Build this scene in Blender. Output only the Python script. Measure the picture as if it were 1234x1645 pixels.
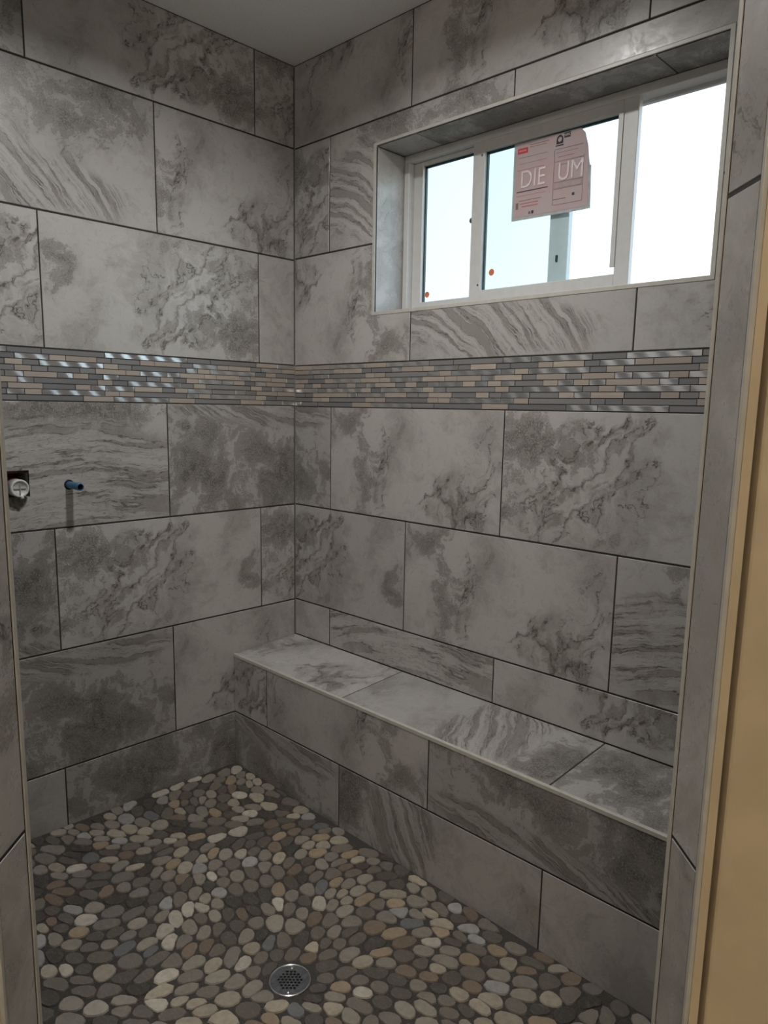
import bpy, bmesh, math, random
from mathutils import Vector, Matrix
import numpy as np

for o in list(bpy.data.objects): bpy.data.objects.remove(o, do_unlink=True)
scene = bpy.context.scene
C = scene.collection

# ------------------------------------------------------------------ camera
CAM = Vector((2.36653, -1.91233, 1.44113))
RIGHT = Vector((0.717153, 0.696693, 0.017618))
DOWN = Vector((0.123633, -0.102304, -0.987040))
FWD = Vector((-0.685862, 0.710037, -0.159502))
FPX, PPX, PPY = 1169.3447, 617.0, 845.36
cam_d = bpy.data.cameras.new('camera'); cam = bpy.data.objects.new('camera', cam_d); C.objects.link(cam)
cam_d.sensor_fit = 'AUTO'; cam_d.sensor_width = 36.0; cam_d.lens = FPX / 1645 * 36
cam_d.shift_y = (PPY - 822.5) / 1645
cam_d.clip_start = 0.02
m3 = Matrix((RIGHT, -DOWN, -FWD)).transposed()
cam.matrix_world = Matrix.Translation(CAM) @ m3.to_4x4()
scene.camera = cam
scene.cycles.max_bounces = 7; scene.cycles.diffuse_bounces = 3; scene.cycles.glossy_bounces = 3

# ------------------------------------------------------------------ sky
SKY_BASE, SKY_SUN = 0.70, 3.1
world = bpy.data.worlds.new('World'); scene.world = world; world.use_nodes = True
nt = world.node_tree; nt.nodes.clear()
wo = nt.nodes.new('ShaderNodeOutputWorld'); bg = nt.nodes.new('ShaderNodeBackground')
tc = nt.nodes.new('ShaderNodeTexCoord'); sp = nt.nodes.new('ShaderNodeSeparateXYZ'); cr = nt.nodes.new('ShaderNodeValToRGB')
mr = nt.nodes.new('ShaderNodeMapRange'); mr.inputs[1].default_value = -0.1; mr.inputs[2].default_value = 1.0
nt.links.new(tc.outputs['Generated'], sp.inputs[0]); nt.links.new(sp.outputs['Z'], mr.inputs[0]); nt.links.new(mr.outputs[0], cr.inputs[0])
el = cr.color_ramp.elements            # bright haze at the horizon, blue overhead, dull ground below
el[0].position = 0.0; el[0].color = (0.20, 0.19, 0.17, 1)
el[1].position = 1.0; el[1].color = (0.36, 0.56, 0.92, 1)
for p, c in ((0.085, (0.26, 0.25, 0.23, 1)), (0.095, (1.0, 1.0, 1.0, 1)), (0.22, (0.92, 0.98, 1.0, 1)), (0.36, (0.77, 0.93, 1.0, 1)), (0.55, (0.52, 0.74, 0.98, 1))):
    e = el.new(p); e.color = c
# the sky is brighter all round the side the sun stands on
sd = nt.nodes.new('ShaderNodeVectorMath'); sd.operation = 'DOT_PRODUCT'; sd.inputs[1].default_value = (0.62, 0.62, 0.48)
nt.links.new(tc.outputs['Generated'], sd.inputs[0])
sg = nt.nodes.new('ShaderNodeMapRange'); sg.inputs[1].default_value = -1.0; sg.inputs[2].default_value = 1.0; sg.inputs[3].default_value = 0.0; sg.inputs[4].default_value = 1.0
nt.links.new(sd.outputs['Value'], sg.inputs[0])
pw_ = nt.nodes.new('ShaderNodeMath'); pw_.operation = 'POWER'; pw_.inputs[1].default_value = 3.0; nt.links.new(sg.outputs[0], pw_.inputs[0])
ma = nt.nodes.new('ShaderNodeMath'); ma.operation = 'MULTIPLY_ADD'; ma.inputs[1].default_value = SKY_SUN; ma.inputs[2].default_value = SKY_BASE; nt.links.new(pw_.outputs[0], ma.inputs[0])
nt.links.new(ma.outputs[0], bg.inputs['Strength'])
nt.links.new(cr.outputs[0], bg.inputs['Color']); nt.links.new(bg.outputs[0], wo.inputs[0])

scene.view_settings.view_transform = 'Standard'; scene.view_settings.look = 'None'
scene.view_settings.gamma = 1.0; scene.view_settings.use_curve_mapping = False
scene.view_settings.exposure = 0.0

# lamp strengths (the lamps themselves are built with their fixtures below)
SHOWER_W, SHOWER_COL = 16.5, (1.0, 0.995, 0.985)
VANITY_W, VANITY_COL = 15.0, (1.0, 0.91, 0.78)

# ------------------------------------------------------------------ helpers
def link(name, me, mat=None, parent=None):
    o = bpy.data.objects.new(name, me); C.objects.link(o)
    if mat is not None: me.materials.append(mat)
    if parent is not None: o.parent = parent
    return o
def mesh_from(name, verts, faces, uvs=None, smooth=False):
    me = bpy.data.meshes.new(name); me.from_pydata([tuple(v) for v in verts], [], faces)
    if uvs is not None:
        ul = me.uv_layers.new(name='UVMap')
        for lp in me.loops: ul.data[lp.index].uv = uvs[lp.vertex_index]
    if smooth:
        for p in me.polygons: p.use_smooth = True
    me.update(); return me
def bm_obj(name, bm, mat, parent=None, smooth=False):
    me = bpy.data.meshes.new(name); bmesh.ops.recalc_face_normals(bm, faces=bm.faces[:]); bm.to_mesh(me); bm.free()
    if smooth:
        for p in me.polygons: p.use_smooth = True
    return link(name, me, mat, parent)
def add_box(bm, lo, hi, M=None):
    vs = []
    for z in (lo[2], hi[2]):
        for x, y in ((lo[0], lo[1]), (hi[0], lo[1]), (hi[0], hi[1]), (lo[0], hi[1])):
            p = Vector((x, y, z)); vs.append(bm.verts.new(M @ p if M else p))
    for f in ((3, 2, 1, 0), (4, 5, 6, 7), (0, 1, 5, 4), (1, 2, 6, 5), (2, 3, 7, 6), (3, 0, 4, 7)): bm.faces.new([vs[i] for i in f])
def box(name, lo, hi, mat, parent=None, M=None, bevel=0.0):
    bm = bmesh.new(); add_box(bm, lo, hi, M)
    if bevel: bmesh.ops.bevel(bm, geom=bm.edges[:], offset=bevel, segments=2, affect='EDGES', profile=0.6)
    return bm_obj(name, bm, mat, parent)
def boxes(name, lst, mat, parent=None, M=None):
    bm = bmesh.new()
    for lo, hi in lst: add_box(bm, lo, hi, M)
    return bm_obj(name, bm, mat, parent)
def prism(name, pts, z0, z1, mat, parent=None):
    n = len(pts); v = [(x, y, z0) for x, y in pts] + [(x, y, z1) for x, y in pts]
    f = [list(range(n))[::-1], list(range(n, 2 * n))] + [[i, (i + 1) % n, n + (i + 1) % n, n + i] for i in range(n)]
    bm = bmesh.new(); vs = [bm.verts.new(p) for p in v]
    for q in f: bm.faces.new([vs[i] for i in q])
    return bm_obj(name, bm, mat, parent)
def add_cyl(bm, p0, p1, r0, r1=None, n=24, cap0=True, cap1=True):
    p0, p1 = Vector(p0), Vector(p1); r1 = r0 if r1 is None else r1
    ax = (p1 - p0).normalized(); a = ax.orthogonal().normalized(); b = ax.cross(a)
    A = [bm.verts.new(p0 + (a * math.cos(t) + b * math.sin(t)) * r0) for t in [2 * math.pi * i / n for i in range(n)]]
    B = [bm.verts.new(p1 + (a * math.cos(t) + b * math.sin(t)) * r1) for t in [2 * math.pi * i / n for i in range(n)]]
    for i in range(n): bm.faces.new((A[i], A[(i + 1) % n], B[(i + 1) % n], B[i]))
    if cap0: bm.faces.new(A[::-1])
    if cap1: bm.faces.new(B)
def lathe(bm, prof, origin, axis='z', n=48):
    # prof: list of (radius, height), closed ends when radius is zero
    org = Vector(origin); rings = []
    for r, h in prof:
        ring = []
        for i in range(n):
            t = 2 * math.pi * i / n; c, s = r * math.cos(t), r * math.sin(t)
            ring.append(bm.verts.new(org + (Vector((c, s, h)) if axis == 'z' else Vector((h, c, s)))))
        rings.append(ring)
    for a, b in zip(rings, rings[1:]):
        for i in range(n): bm.faces.new((a[i], a[(i + 1) % n], b[(i + 1) % n], b[i]))
    return rings
def tag(o, label, cat, group=None):
    o['label'] = label; o['category'] = cat
    if group: o['group'] = group
    return o
def thing(name, label, cat, loc=(0, 0, 0), group=None):
    o = bpy.data.objects.new(name, None); C.objects.link(o); o.location = loc; return tag(o, label, cat, group)
def struct(o): o['kind'] = 'structure'; return o
def setp(parent, *kids):
    # parent keeping world placement (parents are unrotated)
    for k in kids:
        k.parent = parent; k.matrix_parent_inverse = Matrix.Translation(-Vector(parent.location))

# ------------------------------------------------------------------ node helpers
class NG:
    def __init__(self, name):
        self.mat = bpy.data.materials.new(name); self.mat.use_nodes = True
        self.t = self.mat.node_tree; self.t.nodes.clear()
        self.out = self.t.nodes.new('ShaderNodeOutputMaterial')
    def put(self, sock, v):
        if hasattr(v, 'is_output'): self.t.links.new(v, sock)
        elif v is not None: sock.default_value = v
    def node(self, typ, **kw):
        n = self.t.nodes.new(typ)
        for k, v in kw.items(): setattr(n, k, v)
        return n
    def m(self, op, a, b=None, c=None, clamp=False):
        n = self.node('ShaderNodeMath', operation=op, use_clamp=clamp)
        for s, v in zip(n.inputs, (a, b, c)): self.put(s, v)
        return n.outputs[0]
    def vm(self, op, a, b=None, sc=None):
        n = self.node('ShaderNodeVectorMath', operation=op)
        self.put(n.inputs[0], a); self.put(n.inputs[1], b)
        if sc is not None: self.put(n.inputs['Scale'], sc)
        return n.outputs['Value'] if op in ('LENGTH', 'DISTANCE', 'DOT_PRODUCT') else n.outputs[0]
    dim = '3D'
    def noise(self, vec, scale, detail=4, rough=0.55, color=False, dist=0.0):
        n = self.node('ShaderNodeTexNoise', noise_dimensions=self.dim); self.put(n.inputs['Vector'], vec)
        n.inputs['Scale'].default_value = scale; n.inputs['Detail'].default_value = detail
        n.inputs['Roughness'].default_value = rough; n.inputs['Distortion'].default_value = dist
        return n.outputs['Color'] if color else n.outputs[0]
    def ss(self, v, a, b, lo=0.0, hi=1.0):
        n = self.node('ShaderNodeMapRange', interpolation_type='SMOOTHSTEP')
        self.put(n.inputs[0], v)
        for i, x in zip((1, 2, 3, 4), (a, b, lo, hi)): n.inputs[i].default_value = x
        return n.outputs[0]
    def mix(self, f, a, b, mode='MIX'):
        n = self.node('ShaderNodeMix', data_type='RGBA', blend_type=mode)
        self.put(n.inputs[0], f)
        for s, v in ((n.inputs[6], a), (n.inputs[7], b)):
            if isinstance(v, tuple) and len(v) == 3: v = (*v, 1)
            self.put(s, v)
        return n.outputs[2]
    def comb(self, x, y, z=0.0):
        n = self.node('ShaderNodeCombineXYZ')
        for s, v in zip(n.inputs, (x, y, z)): self.put(s, v)
        return n.outputs[0]
    def sep(self, v):
        n = self.node('ShaderNodeSeparateXYZ'); self.put(n.inputs[0], v); return n.outputs
    def bump(self, h, strength=0.2, dist=0.002):
        n = self.node('ShaderNodeBump'); self.put(n.inputs['Height'], h)
        n.inputs['Strength'].default_value = strength; n.inputs['Distance'].default_value = dist; return n.outputs[0]
    def bsdf(self, col, rough=0.5, metal=0.0, normal=None, **kw):
        n = self.node('ShaderNodeBsdfPrincipled')
        if isinstance(col, tuple): col = (*col[:3], 1)
        self.put(n.inputs['Base Color'], col); self.put(n.inputs['Roughness'], rough); self.put(n.inputs['Metallic'], metal)
        if normal is not None: self.put(n.inputs['Normal'], normal)
        for k, v in kw.items(): self.put(n.inputs[k], v)
        self.t.links.new(n.outputs[0], self.out.inputs[0]); return self.mat

def simple(name, col, rough=0.5, metal=0.0, var=0.06, scale=40, bump=0.0, **kw):
    g = NG(name); tcn = g.node('ShaderNodeTexCoord').outputs['Object']
    n = g.noise(tcn, scale, 4)
    dark = tuple(c * (1 - var * 2) for c in col); lite = tuple(min(1, c * (1 + var * 2)) for c in col)
    c = g.mix(g.ss(n, 0.3, 0.7), dark, lite)
    nm = g.bump(n, bump) if bump else None
    return g.bsdf(c, rough, metal, nm, **kw)

LITE, MID, DARK, VEIN = (0.415, 0.400, 0.384), (0.300, 0.286, 0.270), (0.100, 0.092, 0.080), (0.046, 0.040, 0.033)
def blobs(g, uv, lst):
    tot = None
    for u, v, ru, rv, w in lst:
        d = g.vm('MULTIPLY', g.vm('SUBTRACT', uv, (u, v, 0)), (1 / ru, 1 / rv, 0))
        e = g.m('MULTIPLY', g.m('EXPONENT', g.m('MULTIPLY', g.vm('DOT_PRODUCT', d, d), -1.0)), w)
        tot = e if tot is None else g.m('ADD', tot, e)
    return tot
def print_mat(name, seed, dark=(), veins=(), strata=None, tone=1.0, base_dark=0.0, vein_rot=0.8, vein_stretch=0.5):
    """one printed porcelain design: u 0..0.81, v 0..0.41 metres over a full tile"""
    g = NG(name); g.dim = '2D'
    uv = g.node('ShaderNodeUVMap', uv_map='UVMap').outputs[0]
    p = g.vm('ADD', uv, (seed * 3.7, seed * 1.9, 0))
    w1 = g.vm('SUBTRACT', g.noise(p, 5.5, 5, 0.62, True), (0.5, 0.5, 0.5))
    off = g.vm('MULTIPLY', w1, (0.15, 0.15, 0))
    pw = g.vm('ADD', p, off); uvw = g.vm('ADD', uv, off)
    cloud = g.noise(pw, 5.0, 5, 0.62); mott = g.noise(pw, 27, 5, 0.68); fine = g.noise(p, 190, 2, 0.6)
    cm = g.m('SUBTRACT', cloud, 0.5); mm = g.m('SUBTRACT', mott, 0.5)
    c = g.mix(g.ss(g.m('ADD', cloud, g.m('MULTIPLY', mm, 0.35)), 0.38, 0.68), LITE, MID)
    c = g.mix(g.ss(mott, 0.50, 0.72, 0.0, 0.28), c, (0.335, 0.292, 0.265))
    # dark mineral areas with ragged, grainy edges
    db = blobs(g, uvw, dark) if dark else 0.0
    tex = g.m('ADD', g.m('MULTIPLY', cm, 1.8), g.m('MULTIPLY', mm, 1.35))
    d_ = g.m('ADD', g.m('ADD', db, base_dark - 0.16), tex)
    dm = g.ss(d_, 0.20, 0.62); rim = g.m('MULTIPLY', g.ss(d_, 0.16, 0.32), g.ss(d_, 0.32, 0.50, 1, 0))
    dcol = g.mix(g.ss(g.m('ADD', mott, g.m('MULTIPLY', g.m('SUBTRACT', fine, 0.5), 0.5)), 0.40, 0.62), DARK, (0.225, 0.210, 0.190))
    c = g.mix(g.m('MULTIPLY', dm, 0.88), c, dcol)
    c = g.mix(g.m('MULTIPLY', g.m('MULTIPLY', rim, g.ss(fine, 0.42, 0.62)), 0.55), c, VEIN)
    c = g.mix(g.m('MULTIPLY', g.m('MULTIPLY', dm, g.ss(fine, 0.62, 0.76)), 0.45), c, LITE)
    # vein network, drawn out along one direction
    s_ = g.sep(pw); ca, sa = math.cos(vein_rot), math.sin(vein_rot)
    pv = g.comb(g.m('MULTIPLY', g.m('ADD', g.m('MULTIPLY', s_[0], ca), g.m('MULTIPLY', s_[1], sa)), vein_stretch),
                g.m('SUBTRACT', g.m('MULTIPLY', s_[1], ca), g.m('MULTIPLY', s_[0], sa)))
    vb = blobs(g, uvw, veins) if veins else 0.0
    vmask = g.ss(g.m('ADD', vb, g.m('MULTIPLY', cm, 1.2)), 0.20, 0.60)
    r1 = g.m('ABSOLUTE', g.m('SUBTRACT', g.noise(pv, 11.0, 4, 0.6), 0.5))
    brk = g.ss(mott, 0.36, 0.52)
    line = g.m('MULTIPLY', g.ss(r1, 0.0, 0.022, 1, 0), brk)
    fill = g.m('MULTIPLY', g.ss(r1, 0.02, 0.12, 1, 0), g.ss(g.m('ADD', vb, mm), 0.35, 0.85, 0.0, 0.55))
    c = g.mix(fill, c, (0.130, 0.112, 0.094))
    c = g.mix(g.m('MULTIPLY', line, g.m('MULTIPLY', vmask, 0.9)), c, VEIN)
    c = g.mix(g.m('MULTIPLY', g.ss(r1, 0.0, 0.009, 1, 0), g.ss(cloud, 0.40, 0.60, 0.0, 0.35)), c, DARK)
    if strata:
        ang, curve, u0, reg, freq = strata
        s = g.sep(g.vm('ADD', uv, g.vm('MULTIPLY', w1, (0.06, 0.050, 0)))); ca, sa = math.cos(ang), math.sin(ang)
        al = g.m('ADD', g.m('MULTIPLY', s[0], ca), g.m('MULTIPLY', s[1], sa))
        ac = g.m('SUBTRACT', g.m('MULTIPLY', s[1], ca), g.m('MULTIPLY', s[0], sa))
        du = g.m('SUBTRACT', s[0], u0)
        ac = g.m('ADD', ac, g.m('MULTIPLY', g.m('MULTIPLY', du, du), curve))
        q = g.comb(g.m('MULTIPLY', al, 1.05), g.m('ADD', g.m('MULTIPLY', ac, freq), seed * 7.3))
        lay = g.noise(q, 1.6, 5, 0.66)
        sm = g.ss(g.m('ADD', blobs(g, uv, reg), g.m('MULTIPLY', cm, 0.9)), 0.25, 0.60)
        bc = g.mix(g.ss(g.m('ADD', lay, g.m('MULTIPLY', mm, 0.25)), 0.40, 0.60), (0.235, 0.218, 0.200), (0.42, 0.402, 0.385))
        bc = g.mix(g.m('MULTIPLY', g.ss(g.m('ABSOLUTE', g.m('SUBTRACT', lay, 0.46)), 0.0, 0.026, 1, 0), g.ss(mott, 0.32, 0.54, 0.40, 1.0)), bc, VEIN)
        bc = g.mix(g.m('MULTIPLY', g.ss(g.m('ABSOLUTE', g.m('SUBTRACT', lay, 0.57)), 0.0, 0.016, 1, 0), g.ss(mott, 0.38, 0.58, 0.1, 0.8)), bc, DARK)
        c = g.mix(g.m('MULTIPLY', sm, 0.88), c, bc)
    c = g.mix(g.ss(fine, 0.40, 0.75, 0.0, 0.14), c, (0.5, 0.47, 0.45))
    rnd = g.node('ShaderNodeObjectInfo').outputs['Random']
    k = g.m('MULTIPLY', g.m('ADD', g.m('MULTIPLY', rnd, 0.16), 0.92), tone)
    c = g.mix(1.0, c, g.comb(k, k, k), 'MULTIPLY')
    rough = g.ss(mott, 0.3, 0.7, 0.26, 0.40)
    return g.bsdf(c, rough, 0.0)

PI = math.pi
PR = {
 'A': print_mat('porcelain_vein_network', 1, dark=((0.72, 0.08, 0.13, 0.11, 1.0), (0.06, 0.26, 0.06, 0.14, 0.45), (0.79, 0.34, 0.06, 0.10, 0.6), (0.56, 0.17, 0.10, 0.05, 0.35)),
                veins=((0.50, 0.20, 0.16, 0.11, 1.1), (0.42, 0.07, 0.09, 0.08, 1.0), (0.62, 0.32, 0.10, 0.08, 0.9)), vein_rot=0.85, vein_stretch=0.45),
 'B': print_mat('porcelain_brown_band', 2, dark=((0.19, 0.22, 0.075, 0.24, 0.62), (0.05, 0.36, 0.10, 0.06, 0.4), (0.66, 0.04, 0.10, 0.05, 0.55)), base_dark=-0.04,
                veins=((0.28, 0.20, 0.030, 0.20, 0.9), (0.62, 0.08, 0.15, 0.10, 1.0), (0.76, 0.2, 0.06, 0.12, 0.5)), vein_rot=0.9, vein_stretch=0.5),
 'C': print_mat('porcelain_wavy_strata', 3, dark=((0.5, 0.38, 0.6, 0.06, 0.7), (0.3, 0.30, 0.2, 0.04, 0.3)), veins=(), strata=(0.02, 0.30, 0.5, ((0.40, 0.16, 0.75, 0.17, 1.1),), 13)),
 'Ca': print_mat('porcelain_arched_strata', 4, dark=((0.55, 0.34, 0.24, 0.13, 0.75), (0.2, 0.40, 0.2, 0.05, 0.5)), veins=((0.52, 0.14, 0.07, 0.05, 0.9),),
                 strata=(-0.48, 0.9, 0.15, ((0.12, 0.22, 0.20, 0.14, 1.0), (0.45, 0.08, 0.30, 0.09, 1.0)), 20)),
 'Cs': print_mat('porcelain_steep_strata', 5, dark=((0.06, 0.3, 0.1, 0.2, 0.8),), veins=(), strata=(-1.05, 0.3, 0.2, ((0.28, 0.2, 0.15, 0.35, 1.1),), 22), tone=0.95),
 'D': print_mat('porcelain_dark_mottled', 6, dark=((0.33, 0.15, 0.50, 0.20, 0.55),), veins=((0.1, 0.33, 0.03, 0.03, 0.6),), base_dark=0.16,
                strata=(-0.25, -0.5, 0.5, ((0.55, 0.36, 0.30, 0.055, 0.9), (0.10, 0.39, 0.2, 0.03, 0.6)), 22), tone=0.86),
 'E': print_mat('porcelain_plain_pale', 7, dark=(), veins=((0.2, 0.1, 0.06, 0.10, 0.5),), base_dark=-0.20, tone=1.0, vein_rot=0.9, vein_stretch=0.35),
}
def make_grout():
    return simple('charcoal_grout', (0.026, 0.024, 0.022), 0.9, var=0.15, scale=300, bump=0.3)
M_GROUT = make_grout()
M_GROUT2 = simple('grey_caulk', (0.20, 0.19, 0.18), 0.6)
M_TRIM = simple('bone_edge_profile', (0.47, 0.455, 0.405), 0.38, var=0.03)
M_BOARD = simple('cement_board', (0.30, 0.29, 0.27), 0.9)
M_CEIL = simple('ceiling_paint', (0.86, 0.85, 0.83), 0.9, var=0.02, scale=160, bump=0.15)
M_TAN = simple('tan_wall_paint', (0.57, 0.465, 0.31), 0.5, var=0.04, scale=9)
M_VINYL = simple('white_vinyl', (0.57, 0.567, 0.55), 0.35, var=0.015)
M_RUBBER = simple('dark_glazing_gasket', (0.03, 0.05, 0.05), 0.5)
M_CHROME = simple('polished_steel', (0.72, 0.72, 0.74), 0.22, 1.0, var=0.04)
M_STEEL = simple('dull_dark_steel', (0.26, 0.28, 0.30), 0.38, 1.0, var=0.1, scale=90)
M_BLACK = simple('black_shade_fill', (0.006, 0.006, 0.007), 0.9)  # near-black colour put in for the shade inside gaps and holes
M_PLAST = simple('white_plastic', (0.52, 0.52, 0.50), 0.4, var=0.1, scale=60)
M_REDBOX = simple('red_brown_timber', (0.085, 0.03, 0.024), 0.8, var=0.3)
M_MORTAR = simple('wet_mortar', (0.14, 0.125, 0.10), 0.9, var=0.2, scale=120, bump=0.5)
M_BLUE = simple('blue_tube_plastic', (0.025, 0.105, 0.20), 0.32, var=0.08)
M_BLUEIN = simple('blue_tube_inside', (0.012, 0.04, 0.10), 0.5)
M_ORANGE = simple('orange_sticker', (0.62, 0.17, 0.07), 0.6)

# ------------------------------------------------------------------ tile builder
W, P, GH, GV = 0.8133, 0.4094, 0.0056, 0.0043
class Plane:
    """wall frame: local U to the right as seen, V up, N towards the viewer"""
    def __init__(self, o, u, v): self.o, self.u, self.v = Vector(o), Vector(u), Vector(v); self.n = self.u.cross(self.v)
    def at(self, a, b, c=0.0): return self.o + self.u * a + self.v * b + self.n * c
def poly_offset(pts, d):
    n = len(pts); out = []
    for i in range(n):
        p0, p1, p2 = Vector(pts[i - 1]), Vector(pts[i]), Vector(pts[(i + 1) % n])
        e1, e2 = (p1 - p0).normalized(), (p2 - p1).normalized()
        n1, n2 = Vector((-e1.y, e1.x)), Vector((-e2.y, e2.x))
        b = n1 + n2; out.append(tuple(p1 + b * (d / max(0.3, b.dot(n1)))))
    return out
def tile(pl, pts, prt, parent, uv0, rot=False, turn=False, thick=0.009, hole=None, name='tile', proud=0.0):
    """pts: counter-clockwise outline in the plane, face proud by zero, chamfered edge"""
    def uvf(a, b):
        u, v = a - uv0[0], b - uv0[1]
        if turn: u, v = v, u
        if rot: u, v = W - u, P - v
        return (u, v)
    bm = bmesh.new(); ul = bm.loops.layers.uv.new('UVMap'); ch = 0.0011
    inner = poly_offset(pts, ch); n = len(pts); info = {}
    def nv(a, b, c):
        v = bm.verts.new(pl.at(a, b, c + proud)); info[v] = uvf(a, b); return v
    top = [nv(a, b, 0) for a, b in inner]; mid = [nv(a, b, -ch) for a, b in pts]; bot = [nv(a, b, -thick) for a, b in pts]
    if hole:
        ht = [nv(a, b, 0) for a, b in hole]; hb = [nv(a, b, -thick) for a, b in hole]; k = len(hole)
        ed = [bm.edges.new((top[i], top[(i + 1) % n])) for i in range(n)] + [bm.edges.new((ht[i], ht[(i + 1) % k])) for i in range(k)]
        bmesh.ops.triangle_fill(bm, use_beauty=True, edges=ed, normal=pl.n)
        for i in range(k): bm.faces.new((ht[i], ht[(i + 1) % k], hb[(i + 1) % k], hb[i]))
    else: bm.faces.new(top)
    for A, B in ((top, mid), (mid, bot)):
        for i in range(n): bm.faces.new((A[i], B[i], B[(i + 1) % n], A[(i + 1) % n]))
    for f in bm.faces:
        for lp in f.loops: lp[ul].uv = info[lp.vert]
    return bm_obj(name, bm, PR[prt], parent)
def rect(a0, a1, b0, b1): return [(a0, b0), (a1, b0), (a1, b1), (a0, b1)]
def row(pl, parent, b0, b1, spans, base, start=None):
    """spans: (left, right, print, rot[, full-tile left edge]); joints are halved off each edge"""
    for s in spans:
        l, r, prt, rot = s[:4]
        f0 = s[4] if len(s) > 4 else l
        tile(pl, rect(l + GV / 2, r - GV / 2, b0 + GH / 2, b1 - GH / 2), prt, parent, (f0, base), rot)

H = 2.7237
WIN = (0.438, 1.642, 1.771, 2.352)          # outer edge of the window surround
OPN = (0.450, 1.630, 1.783, 2.342)          # clear opening

# ================================================================== STRUCTURE
# ---- left wall (shower valve wall): plane x = 0, a = -y
XL = 4.3
VY, VZ = -1.099, 1.1913                      # valve cavity centre
cav = (-1.1445, -1.0576, 1.1500, 1.2326)     # y0 y1 z0 z1
def slab_x(x0, x1, y0, y1, z0, z1, h):
    return [((x0, y0, z0), (x1, y1, h[2])), ((x0, y0, h[3]), (x1, y1, z1)), ((x0, y0, h[2]), (x1, h[0], h[3])), ((x0, h[1], h[2]), (x1, y1, h[3]))]
wl = struct(boxes('wall_left', slab_x(-0.11, -0.010, -XL, 0.21, -0.06, H + 0.02, cav) + [((-0.14, -XL, -0.06), (-0.11, 0.21, H + 0.02))], M_BOARD))
boxes('grout_bed', slab_x(-0.010, -0.0013, -1.60, -0.0022, -0.045, H, (cav[0], cav[1], 1.105, cav[3])), M_GROUT, wl)
box('painted_panel', (-0.010, -XL, 0.0), (0.0, -1.86, H), M_TAN, wl)
PLL = Plane((0, 0, 0), (0, 1, 0), (0, 0, 1))
ZL = dict(E=0.2183, D=0.6324, C=1.0409, M0=1.4470, M1=1.6069, B=2.0147, A=2.4290, H=H)
END = -1.600
c0 = -0.0018
row(PLL, wl, ZL['A'], ZL['H'], [(END, -0.9993, 'D', False, -0.9993 - W), (-0.9993, -0.186, 'A', False), (-0.186, c0, 'A', True, -0.186)], ZL['A'])
row(PLL, wl, ZL['B'], ZL['A'], [(END, -1.4071, 'E', False, -1.4071 - W), (-1.4071, -0.5938, 'Ca', False), (-0.5938, c0, 'B', False, -0.5938 - 0.2)], ZL['B'])
row(PLL, wl, ZL['M1'], ZL['B'], [(END, -0.9889, 'A', True, -0.9889 - W + 0.45), (-0.9889, -0.1756, 'A', False), (-0.1756, c0, 'E', False, -0.1756)], ZL['M1'])
# valve-wall row, with the square cut-out and its hole-saw notch
hz = [(cav[0], cav[3]), (cav[0], cav[2])] + [(VY - 0.001 + 0.034 * math.cos(t), cav[2] + 0.043 * math.sin(t)) for t in [PI + PI * i / 14 for i in range(15)]] + [(cav[1], cav[2]), (cav[1], cav[3])]
row(PLL, wl, ZL['C'], ZL['M0'], [(END, -1.39, 'E', False, -1.39 - W), (-0.5767, c0, 'D', False, -0.5767)], ZL['C'])
tile(PLL, rect(-1.39 + GV / 2, -0.5767 - GV / 2, ZL['C'] + GH / 2, ZL['M0'] - GH / 2), 'C', wl, (-1.39, ZL['C']), hole=hz)
row(PLL, wl, ZL['D'], ZL['C'], [(END, -0.9882, 'D', True, -0.9882 - W), (-0.9882, -0.1749, 'A', True), (-0.1749, c0, 'A', True, -0.1749)], ZL['D'])
row(PLL, wl, ZL['E'], ZL['D'], [(END, -1.3915, 'E', False, -1.3915 - W), (-1.3915, -0.5782, 'D', False), (-0.5782, c0, 'B', False, -0.5782 - 0.33)], ZL['E'])
row(PLL, wl, -0.035, ZL['E'], [(END, -0.9969, 'E', False, -0.9969 - W), (-0.9969, -0.1836, 'D', True), (-0.1836, c0, 'E', False)], ZL['E'] - P)
mt = bmesh.new(); ring = [(VY - 0.001 + 0.0365 * math.cos(t), cav[2] + 0.045 * math.sin(t)) for t in [PI + PI * i / 14 for i in range(15)]]
top = [mt.verts.new((-0.0035, y, z)) for y, z in ring]; bot = [mt.verts.new((-0.0098, y, z)) for y, z in ring]
mt.faces.new(top); mt.faces.new(bot[::-1])
for i in range(15): mt.faces.new((top[i], bot[i], bot[(i + 1) % 15], top[(i + 1) % 15]))
bm_obj('mortar_patch', mt, M_MORTAR, wl)

# ---- right wall (window and bench): plane y = 0
def slab_y(y0, y1, x0, x1, z0, z1, h):
    return [((x0, y0, z0), (x1, y1, h[2])), ((x0, y0, h[3]), (x1, y1, z1)), ((x0, y0, h[2]), (h[0], y1, h[3])), ((h[1], y0, h[2]), (x1, y1, h[3]))]
RO = (OPN[0] - 0.010, OPN[1] + 0.010, OPN[2] - 0.010, OPN[3] + 0.010)
wr = struct(boxes('wall_right', slab_y(0.010, 0.21, -0.0, XL, -0.06, H + 0.02, RO), M_BOARD))
boxes('grout_bed', slab_y(0.0013, 0.010, 0.0, 2.03, -0.045, H, WIN), M_GROUT, wr)
box('painted_panel', (2.32, 0.0, 0.0), (XL, 0.010, H), M_TAN, wr)
PLR = Plane((0, 0, 0), (1, 0, 0), (0, 0, 1))
ZR = dict(E=0.221, D=0.6349, C=1.0419, M0=1.4444, M1=1.6045, B=2.0192, A=2.4277, H=H)
RE_ = 2.028
row(PLR, wr, ZR['A'], ZR['H'], [(0, 0.6108, 'B', True, 0.6108 - W + 0.25), (0.6108, 1.4241, 'B', False), (1.4241, RE_, 'E', False)], ZR['A'])
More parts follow.
